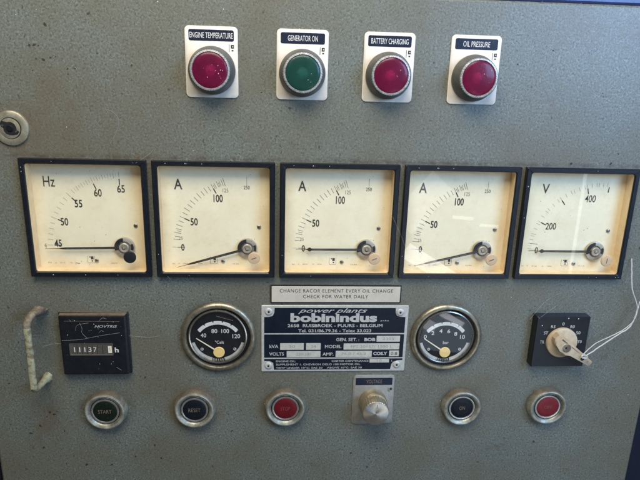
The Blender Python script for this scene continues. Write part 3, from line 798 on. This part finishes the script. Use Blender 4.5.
# ------------------------------------------------------------------ hour meter
t = thing('hour_meter', 'black square hour counter showing 11137 h below the frequency meter', 'hour meter', -203.6, -109.0)
b = MB()
b.rloft([(28.6, 28.6, 1.2, 0.02), (28.6, 28.6, 1.2, 1.8), (27.8, 27.8, 1.2, 2.4), (27.2, 27.2, 1.4, 6.0), (26.4, 26.4, 1.4, 6.6), (25.2, 25.2, 1.2, 6.6)], 'bezel')
b.stroke(-22.5, 22.6, 22.2, 22.2, 0.3, 6.72, 'tan_text')
b.text('NOVTRIS', 11.0, 17.8, 18.5, 2.4, 6.75, 'engraved', 0.012, 0.3)
b.text('h', 18.4, -3.9, 3.2, 4.6, 6.75, 'white_ink', 0.03)
b.stroke(3.1, -17.0, 3.6, -17.0, 0.5, 6.75, 'fleck'); b.stroke(12.8, -17.0, 13.3, -17.0, 0.5, 6.75, 'fleck')
rr = random.Random(9)
for i in range(22):
    x, y = rr.uniform(-24, 25), rr.choice([rr.uniform(8, 25), rr.uniform(-25, 25)]); r = rr.uniform(0.12, 0.42)
    b.flat([(x + r * cos(k * pi / 3) * rr.uniform(.5, 1.3), y + r * sin(k * pi / 3) * rr.uniform(.5, 1.3)) for k in range(6)], 6.8, 'fleck')
for pts in ([(-10, 21), (-8.5, 16), (-9, 12), (-5, 7)], [(6, 23), (9, 25.5), (12, 24.5)], [(17, -20), (21, -23)], [(-26, 5), (-10, 6), (4, 9), (22, 12)], [(-14, 14), (-12, 19), (-3, 21)], [(5, 12), (7, 14), (9, 13)]):
    b.tube(smooth_path([(x, y, 6.85) for x, y in pts], 4), 0.08, 'web', 4)
b.rloft([(27.6, 2.0, 0.4, 28.75)], 'dirt') if False else b.add([(-28, 28.66, 0.2), (28, 28.66, 0.2), (27.6, 28.66, 1.7), (-27.6, 28.66, 1.7)], [(0, 1, 2, 3)], 'dirt')
b.add([(-27.4, 28.05, 2.5), (27.4, 28.05, 2.5), (26.9, 27.4, 5.9), (-26.9, 27.4, 5.9)], [(0, 1, 2, 3)], 'dirt')
hm = b.build('housing', t)
b = MB()
b.rloft([(18.0, 5.6, 0.8, 6.65), (18.0, 5.6, 0.8, 7.0), (17.2, 4.8, 0.6, 7.0), (17.0, 4.6, 0.6, 6.75)], 'counter_bg', -2.4, -3.4)
for i in range(7):
    x = -16.2 + i * 4.2
    b.rloft([(1.9, 4.2, 0.3, 6.85)], 'counter_bg' if i < 6 else 'counter_bg', x, -3.4)
    if i < 6: b.stroke(x + 2.1, -7.5, x + 2.1, 0.8, 0.3, 6.95, 'black')
b.quad(11.4, 14.4, -6.6, -0.2, 6.9, 'cream_needle'); b.stroke(12.9, -5.2, 12.9, -1.4, 0.6, 6.98, 'web')
for i, ch in enumerate('11137'):
    b.text(ch, -16.2 + i * 4.2, -3.3, 0.75 if ch == '1' else 2.5, 4.4, 7.05, 'white_ink', 0.0)
b.build('counter', t)

# ------------------------------------------------------------------ nameplate and instruction label
t = thing('nameplate', 'navy and silver riveted nameplate reading bobinindus in the middle of the panel', 'nameplate', 0.6, -106.0)
b = MB()
b.rloft([(63.9, 31.5, 0.8, 0.02), (63.9, 31.5, 0.8, 0.7), (63.6, 31.2, 0.6, 0.95)], 'engraved')
z = 1.02
def R4(x0, x1, y0, y1, m, zz): b.rloft([((x1 - x0) / 2, (y1 - y0) / 2, 0.3, zz)], m, (x0 + x1) / 2, (y0 + y1) / 2)
# blue fields; corners stay bare for the rivets
b.flat([(-52.6, 29.3), (-52.8, 25.0), (-54.2, 21.9), (-57.2, 20.9), (-61.5, 20.8), (-61.5, 5.6), (61.5, 5.6), (61.5, 20.8), (57, 21.0), (54, 22), (52.6, 25), (52.4, 29.3)][::-1], z, 'navy')
b.flat([(-61.5, 4.4), (-61.5, -17.9), (61.5, -17.9), (61.5, 4.4)], z, 'navy')
b.flat([(-61.5, -19.1), (-61.5, -21), (-56.5, -21.2), (-53.6, -23), (-52.8, -29.7), (51.0, -29.7), (51.8, -25), (53.2, -22.6), (57, -20.9), (61.5, -20.8), (61.5, -19.1)], z, 'navy')
TI = 'engraved'; zt = 1.10
b.text('power plants', -2.5, 26.3, 60, 5.4, zt, TI, 0.006, 0.45)
b.text('bobinindus', -1.2, 20.2, 75.5, 8.4, zt, TI, 0.045)
b.text('p.v.b.a.', 43.6, 17.3, 7.6, 1.7, zt, TI, 0.02)
b.text('2658  RUISBROEK - PUURS - BELGIUM', 0.2, 12.8, 83, 3.0, zt, TI, 0.02)
b.text('Tel. 031/86.79.36 - Telex 33.023', 0.0, 7.9, 64, 2.9, zt, TI, 0.015)
b.text('GEN. SET. :', 11.6, -0.6, 20.4, 3.1, zt, TI, 0.02)
b.text('BOB', 31.2, -0.6, 9.8, 3.2, zt, TI, 0.05)
b.text('kVA', -53.0, -7.0, 7.8, 3.2, zt, TI, 0.02)
b.text('MODEL', -1.0, -7.3, 14.6, 3.1, zt, TI, 0.02)
b.text('VOLTS', -50.6, -14.3, 13.0, 3.2, zt, TI, 0.02)
b.text('AMP.', -5.4, -14.6, 9.8, 3.1, zt, TI, 0.02)
b.text('COS.Y', 41.2, -14.2, 12.6, 3.3, zt, TI, 0.05)
b.text('ENGINE OIL:', -42.4, -21.4, 17.6, 1.8, zt, TI, 0.01)
b.text('CARTER CONTENANCE', 14.6, -21.4, 33.0, 1.8, zt, TI, 0.01)
b.text('l.', 52.2, -21.4, 0.9, 2.0, zt, TI, 0.01)
b.text('SUPPLEMENT 1. CHEVRON DELO 100 MOTOR OIL', -13.6, -24.6, 75, 1.8, zt, TI, 0.01)
b.text('TEMP UNDER 10°C: SAE 20    ABOVE 10°C: SAE 30', -12.9, -27.9, 76.5, 1.8, zt, TI, 0.01)
for x0, x1, y0, y1, s, w in ((-47.6, -26.9, -10.3, -3.9, '30', 5.5), (-24.9, -12.0, -10.3, -3.9, '24', 4.5), (-41.8, -12.0, -17.4, -11.5, '220/380', 13), (37.2, 58.0, -2.7, 3.0, '2305', 10), (8.2, 58.0, -10.3, -4.3, 'FPS 30157/ 1500 L', 37),
                             (1.4, 33.6, -17.5, -11.4, '76,0 / 45,2', 22), (32.0, 49.6, -23.1, -19.5, '10', 4)):
    R4(x0, x1, y0, y1, 'plate_field', zt)
    b.text(s, (x0 + x1) / 2, (y0 + y1) / 2, w, 2.6, zt + 0.07, 'grey_print', 0.0)
R4(49.2, 58.0, -17.0, -11.3, 'plate_field', zt); b.text('0.8', 53.6, -14.2, 5.6, 3.1, zt + 0.07, 'ink', 0)
b.build('plate', t)
for x, y in ((-57.6, 25.8), (56.6, 25.3), (-57.8, -25.6), (56.6, -25.2)):
    r = MB(); r.lathe([(3.3, 1.0), (3.2, 1.4), (2.6, 1.9), (1.6, 2.1), (1.0, 1.9), (0.01, 1.6)], 'engraved', x, y, 28)
    r.arc(x, y, 0, 0.9, 0, 360, 2.12, 'black', 12)
    r.build('rivet', t)
t = thing('instruction_label', 'beige strip label about changing the element, above the nameplate', 'label', 0.6, -64.0)
b = MB()
b.rloft([(56.2, 8.0, 0.6, 0.02), (56.2, 8.0, 0.6, 1.3)], 'black')
b.rloft([(55.2, 7.1, 0.5, 1.3), (55.2, 7.1, 0.5, 1.5), (55.0, 6.9, 0.4, 1.7)], 'label')
b.text('CHANGE RACOR ELEMENT EVERY OIL CHANGE', 0.2, 3.3, 97.0, 3.1, 1.8, 'ink', 0.0, spacing=1.15)
b.text('CHECK FOR WATER DAILY', -0.5, -1.9, 56.0, 3.1, 1.8, 'ink', 0.0, spacing=1.15)
b.build('plate', t)

# ------------------------------------------------------------------ push buttons
BG = 'push buttons along the bottom of the panel'
def push_button(x, y, cap, txt, tw, tcol, lab, dirt):
    t = thing('push_button', lab, 'push button', x, y, BG)
    b = MB()
    b.lathe([(18.3, 0.02), (18.3, 1.2), (17.9, 3.4), (17.3, 5.6), (16.8, 6.6), (15.8, 7.0), (14.6, 6.6), (13.0, 5.2), (12.7, 4.6), (12.6, 2.0)], dirt, 0, 0, 80)
    b.lathe([(12.62, 2.0), (11.0, 2.0)], 'black', 0, 0, 48)
    b.build('collar', t)
    b = MB(); b.lathe([(12.1, 2.0), (12.1, 5.0), (11.8, 5.5), (11.0, 5.6), (10.4, 5.3), (10.2, 4.9)], 'bright_alu', 0, 0, 64)
    b.build('inner_ring', t)
    b = MB(); b.lathe([(10.3, 4.4), (10.2, 5.1), (9.6, 5.4), (6, 5.6), (0.01, 5.7)], cap, 0, 0, 48)
    b.text(txt, 0.0, 0.3, tw, 3.6, 5.85, tcol, 0.0)
    b.build('button_cap', t)
push_button(-199.9, -173.4, 'green_cap', 'START', 11.6, 'tan_text', 'dark green push button marked START, leftmost of the bottom row', 'collar')
push_button(-122.3, -172.9, 'navy_cap', 'RESET', 10.6, 'tan_text', 'blue-black push button marked RESET, under the temperature gauge', 'collar')
push_button(-41.8, -172.4, 'red_cap', 'STOP', 8.6, 'red_text', 'deep red push button marked STOP, left of the voltage knob', 'collar')
push_button(119.9, -173.8, 'navy_cap', 'ON', 5.2, 'tan_text', 'blue-black push button marked ON, under the pressure gauge', 'collar')
push_button(201.0, -173.8, 'pale_red_cap', 'OFF', 7.4, 'red_text', 'faded red push button at the right end of the bottom row', 'collar')

# ------------------------------------------------------------------ voltage knob
t = thing('voltage_knob', 'shiny metal VOLTAGE knob on its small grey legend plate below the nameplate', 'knob', 37.8, -166.8)
b = MB(); b.rloft([(18.9, 25.0, 3.4, 0.02), (18.9, 25.0, 3.4, 0.9), (18.5, 24.6, 3.0, 1.15)], 'alu_plate')
b.rloft([(16.7, 3.6, 0.6, 1.25)], 'legend_blue', 0, 18.8)
b.text('VOLTAGE', 0.2, 18.8, 14.2, 3.6, 1.32, 'tan_text', 0.0)
b.arc(15.7, 11.1, 0, 1.3, 0, 360, 1.25, 'ink', 16); b.arc(14.3, 9.0, 0, 0.6, 0, 360, 1.25, 'ink', 10); b.quad(13.0, 13.5, 8.6, 12.2, 1.25, 'ink')
b.build('legend_plate', t)
cy = -1.4
b = MB(); b.lathe([(12.6, 1.2), (12.7, 9.0), (12.3, 9.8), (11.4, 10.0), (11.2, 11.0)], 'brass_clean', -0.4, cy, 72)
b.build('skirt', t)
b = MB(); b.lathe([(11.6, 9.0), (11.8, 11.0), (11.8, 20.0), (11.6, 20.8), (11.1, 21.2)], 'brass_clean', -0.4, cy, 120, teeth=0.22)
b.lathe([(11.3, 21.15), (10.7, 21.4), (0.01, 21.4)], 'spun', -0.4, cy, 72)
b.stroke(0.2, cy + 5.4, 0.6, cy + 8.6, 0.5, 21.5, 'handle_rust')
k = b.build('knob', t)

# ------------------------------------------------------------------ selector switch
t = thing('selector_switch', 'black square rotary selector switch with a cream lever, at the right below the voltmeter', 'rotary switch', 201.3, -105.8)
b = MB()
b.rloft([(24.2, 24.2, 0.8, 0.02), (24.2, 24.2, 0.8, 8.2), (23.6, 23.6, 0.8, 8.9)], 'bezel')
for s, x, y in (('TR', -16.9, 0.2), ('ST', -14.6, 8.9), ('RS', -8.9, 14.9), ('0', 0, 17.6), ('R0', 8.7, 14.9), ('S0', 14.8, 9.0), ('T0', 17.3, 0.4)):
    b.text(s, x, y, 2.0 if s == '0' else 4.0, 2.9, 9.0, 'engraved', 0.012)
for sx_, sy_ in ((4, 22.8), (13, 22.5), (-19, 16)): b.arc(sx_, sy_, 0, 0.5, 0, 360, 9.0, 'fleck', 8)
b.build('base_plate', t)
b = MB()
b.lathe([(14.0, 8.9), (14.0, 10.6), (13.6, 11.6), (12.6, 12.2), (4, 12.4), (0.01, 12.4)], 'knob', 0.3, 0.2, 64)
b.build('dial_knob', t)
b = MB(); a = radians(-34)
def LP(r, o): return (0.3 + r * cos(a) - o * sin(a), 0.2 + r * sin(a) + o * cos(a))
out = [(-10.5, -3.6), (-3, -6.6), (4, -6.6), (9, -4.6), (29.6, -2.6), (30.4, -1.8), (30.4, 1.8), (29.6, 2.6), (12, 4.2), (-9, 6.4), (-12.5, 5.2), (-13.0, 0)]
pts = [LP(*q) for q in out]; n = len(pts)
cxm = sum(p[0] for p in pts) / n; cym = sum(p[1] for p in pts) / n
def sh(k): return [(cxm + (p[0] - cxm) * k, cym + (p[1] - cym) * k) for p in pts]
vs = [(x, y, 12.3) for x, y in pts] + [(x, y, 18.2) for x, y in pts] + [(x, y, 19.2) for x, y in sh(0.94)]
fs = [tuple(range(2 * n, 3 * n))] + [(j * n + i, j * n + (i + 1) % n, (j + 1) * n + (i + 1) % n, (j + 1) * n + i) for j in (0, 1) for i in range(n)] + [tuple(reversed(range(n)))]
b.add(vs, fs, 'knob')
c1 = LP(1.0, -1.0)
lv = b.build('lever', t, angle=40)
b = MB(); b.lathe([(4.9, 19.25), (4.6, 19.5), (3.9, 19.3)], 'knob', c1[0], c1[1], 32); b.arc(c1[0], c1[1], 0, 4.3, 0, 360, 19.32, 'handle_rust', 24); b.arc(c1[0] - .5, c1[1] + .6, 0, 1.0, 0, 360, 19.42, 'black', 12)
b.stroke(*LP(-8, 3.4), *LP(14, 2.2), 1.3, 19.34, 'handle_rust', 0.3)
b.build('centre_cap', lv)
b = MB(); c2 = LP(19.5, -0.4); b.lathe([(2.5, 19.25), (2.3, 19.45), (1.6, 19.32)], 'knob', c2[0], c2[1], 24); b.arc(c2[0], c2[1], 0, 1.9, 0, 360, 19.38, 'black', 20)
c3 = LP(25.5, 0.4); b.arc(c3[0], c3[1], 0, 0.6, 0, 360, 19.36, 'handle_rust', 10)
b.build('seal_hole', lv)

# ------------------------------------------------------------------ wire hanging from the lever
b = MB()
p1 = [(257.5, -30, 1.5), (258.2, -42, 4), (259.5, -56, 7), (265.6, -70, 8), (266.8, -77, 8), (262.8, -90.5, 9), (250.5, -98.5, 11), (237.0, -106, 14), (226.5, -111.5, 17), (218.5, -114.6, 19.8)]
p2 = [(272, -70, 2), (268.0, -75, 7), (265.4, -84, 9), (258.0, -93.0, 9), (246.0, -98.8, 11), (232, -104.6, 13), (222.0, -110.0, 17), (216.5, -113.5, 20.0), (219.2, -115.6, 19.6)]
rr = random.Random(12)
def kink(path, a): return [(p[0] + rr.uniform(-a, a), p[1] + rr.uniform(-a, a), p[2] + rr.uniform(-a, a)) for p in path]
b.tube(kink(smooth_path(p1, 5), 0.16), 0.52, 'thread', 6)
knot = [(217.4 + 2.2 * cos(k * 0.9) + k * 0.10, -114.2 + 1.6 * sin(k * 0.9), 19.9 + 1.0 * sin(k * 0.55)) for k in range(22)]
b.tube(smooth_path(knot, 2), 0.36, 'thread', 5)
b.tube(kink(smooth_path(p2, 5), 0.16), 0.38, 'thread', 6)
tag(b.build('seal_wire'), 'thin whitish loose wire looping down to the cream selector lever', 'wire')

# ------------------------------------------------------------------ pull handle
t = thing('pull_handle', 'bow handle with peeling pale green paint, left of the hour counter', 'handle', -248.0, -109.0)
def sweep(b, path, m):
    # path: (x, y, z, width along x, thickness, normal angle in the y-z plane)
    vs = []
    for x, y, z_, w, th, na in path:
        ny, nz = sin(radians(na)), cos(radians(na))
        c = 0.28 * th
        sec = [(-w / 2, -th / 2 + c), (-w / 2 + c, -th / 2), (w / 2 - c, -th / 2), (w / 2, -th / 2 + c), (w / 2, th / 2 - c), (w / 2 - c, th / 2), (-w / 2 + c, th / 2), (-w / 2, th / 2 - c)]
        for a_, o_ in sec: vs.append((x + a_, y + ny * o_, z_ + nz * o_))
    n = 8; L = len(path)
    fs = [(j * n + i, j * n + (i + 1) % n, (j + 1) * n + (i + 1) % n, (j + 1) * n + i) for j in range(L - 1) for i in range(n)]
    fs += [tuple(reversed(range(n))), tuple((L - 1) * n + i for i in range(n))]
    b.add(vs, fs, m)
rr = random.Random(4)
J = lambda s=0.25: rr.uniform(-s, s)
b = MB()
sweep(b, [(2.2, 31, 0.4, 11.0, 13.0, 0), (1.8, 31, 3, 10.4, 10.0, 60), (1.0, 31.2, 8, 8.6, 6.5, 80), (0.2, 31.5, 14, 7.0, 4.4, 75), (-0.2, 30.5, 19, 6.4, 4.2, 55), (-0.4, 28, 22.2, 6.0, 4.0, 28), (-0.6, 24.5, 23.6, 5.6, 3.8, 8)], 'handle_rust')
b.build('upper_leg', t, angle=50)
b = MB()
ypos = [24.5 - i * 3.6 for i in range(16)]
sweep(b, [(-0.6 - 0.10 * i * 0.2 + J(.18), y_, 23.7 + J(.2), 5.4 + J(.35), 3.6 + J(.3), 5 if i < 14 else -15) for i, y_ in enumerate(ypos)], 'handle_paint')
b.build('grip', t, angle=50)
b = MB()
sweep(b, [(-1.0, -29.5, 23.7, 5.2, 3.5, -15), (-1.0, -32.4, 22.2, 5.2, 3.6, -55), (-0.8, -33.4, 17, 5.2, 3.6, -85), (-0.4, -33.4, 8, 5.4, 4.4, -88), (0.2, -33.2, 2.5, 6.4, 7.0, -84), (0.6, -33.0, 0.3, 7.6, 10.0, -84)], 'handle_paint')
b.build('lower_leg', t, angle=50)

# ------------------------------------------------------------------ key lock at the left edge
t = thing('key_lock', 'round tarnished metal lock at the left edge above the frequency meter', 'lock', -252.6, 70.2)
b = MB()
b.lathe([(13.2, 0.02), (13.2, 0.8), (12.9, 1.5), (12.0, 1.9), (9.2, 2.4), (8.2, 2.2), (8.0, 1.0)], 'lock_metal', 0, 0, 72)
b.build('escutcheon', t)
b = MB()
b.lathe([(8.1, 1.0), (8.0, 1.8), (7.6, 2.0), (0.01, 2.0)], 'lock_metal', -0.4, 0, 64)
b.arc(-0.4, 0, 7.7, 8.2, 0, 360, 2.08, 'black', 40)
b.flat([(-7.4, 3.2), (-6.6, 1.0), (-5.2, 0.2), (-4.9, -2.2), (-3.4, -4.2), (-1.0, -5.2), (1.8, -5.2), (4.8, -4.6), (6.4, -2.6), (5.6, -1.6), (4.6, -1.4), (4.4, 1.0), (3.2, 3.4), (0.6, 4.8), (-2.0, 4.6), (-4.0, 4.9), (-5.6, 5.6), (-7.0, 4.8)], 2.1, 'black')
cyl = b.build('cylinder', t)
b = MB()
b.lathe([(2.5, 2.1), (2.5, 2.5), (2.1, 2.8), (0.01, 2.8)], 'gauge_face', -0.4, 0, 24)
b.build('lock_pin', cyl)
b = MB()
b.poly([(3.4, -3.6), (5.2, -2.4), (4.6, -1.4), (3.2, -2.2)], 2.1, 2.6, 'steel'); b.poly([(-6.4, 2.4), (-5.4, 0.8), (-4.6, 1.8), (-5.0, 3.2)], 2.1, 2.6, 'steel')
b.build('ward', cyl)

# ------------------------------------------------------------------ cobweb threads
b = MB()
WEB = [[(-2.5, 50, 1), (-0.5, 44, 5.2), (2.5, 40, 5.6)], [(44, 6, 6), (52, -10, 6), (58, -24, 5.6)], [(-140, -47, 5.5), (-137, -53, 2), (-141, -56, .5)],
       [(-215, -107, 7.4), (-236, -109, 2), (-246, -110, 6)], [(-175, -101, 4), (-160, -104, 1), (-150, -103, 0.5)], [(170, -84, 9.4), (186, -70, 1.5), (200, -62, .6)], [(178, -83, 9.4), (198, -73, 1.2)],
       [(145, 169, 1), (150, 174, -2), (156, 179, -5)], [(176, 171, 1), (184, 176, -4)], [(-160, 46, 5.5), (-150, 53, 1), (-146, 58, .5)], [(-28, -51, 1), (-26, -46, 5.3)], [(130, -46, 5.3), (141, -50, 1.2), (150, -49.5, 4)],
       [(54, -55, 1.9), (58, -60, 1), (54, -66, .8)], [(38, -54, 1.8), (48, -53.5, 1.6)]]
for w in WEB: b.tube(smooth_path(w, 5), 0.065, 'web', 4)
tag(b.build('cobweb'), None, None, kind='stuff')
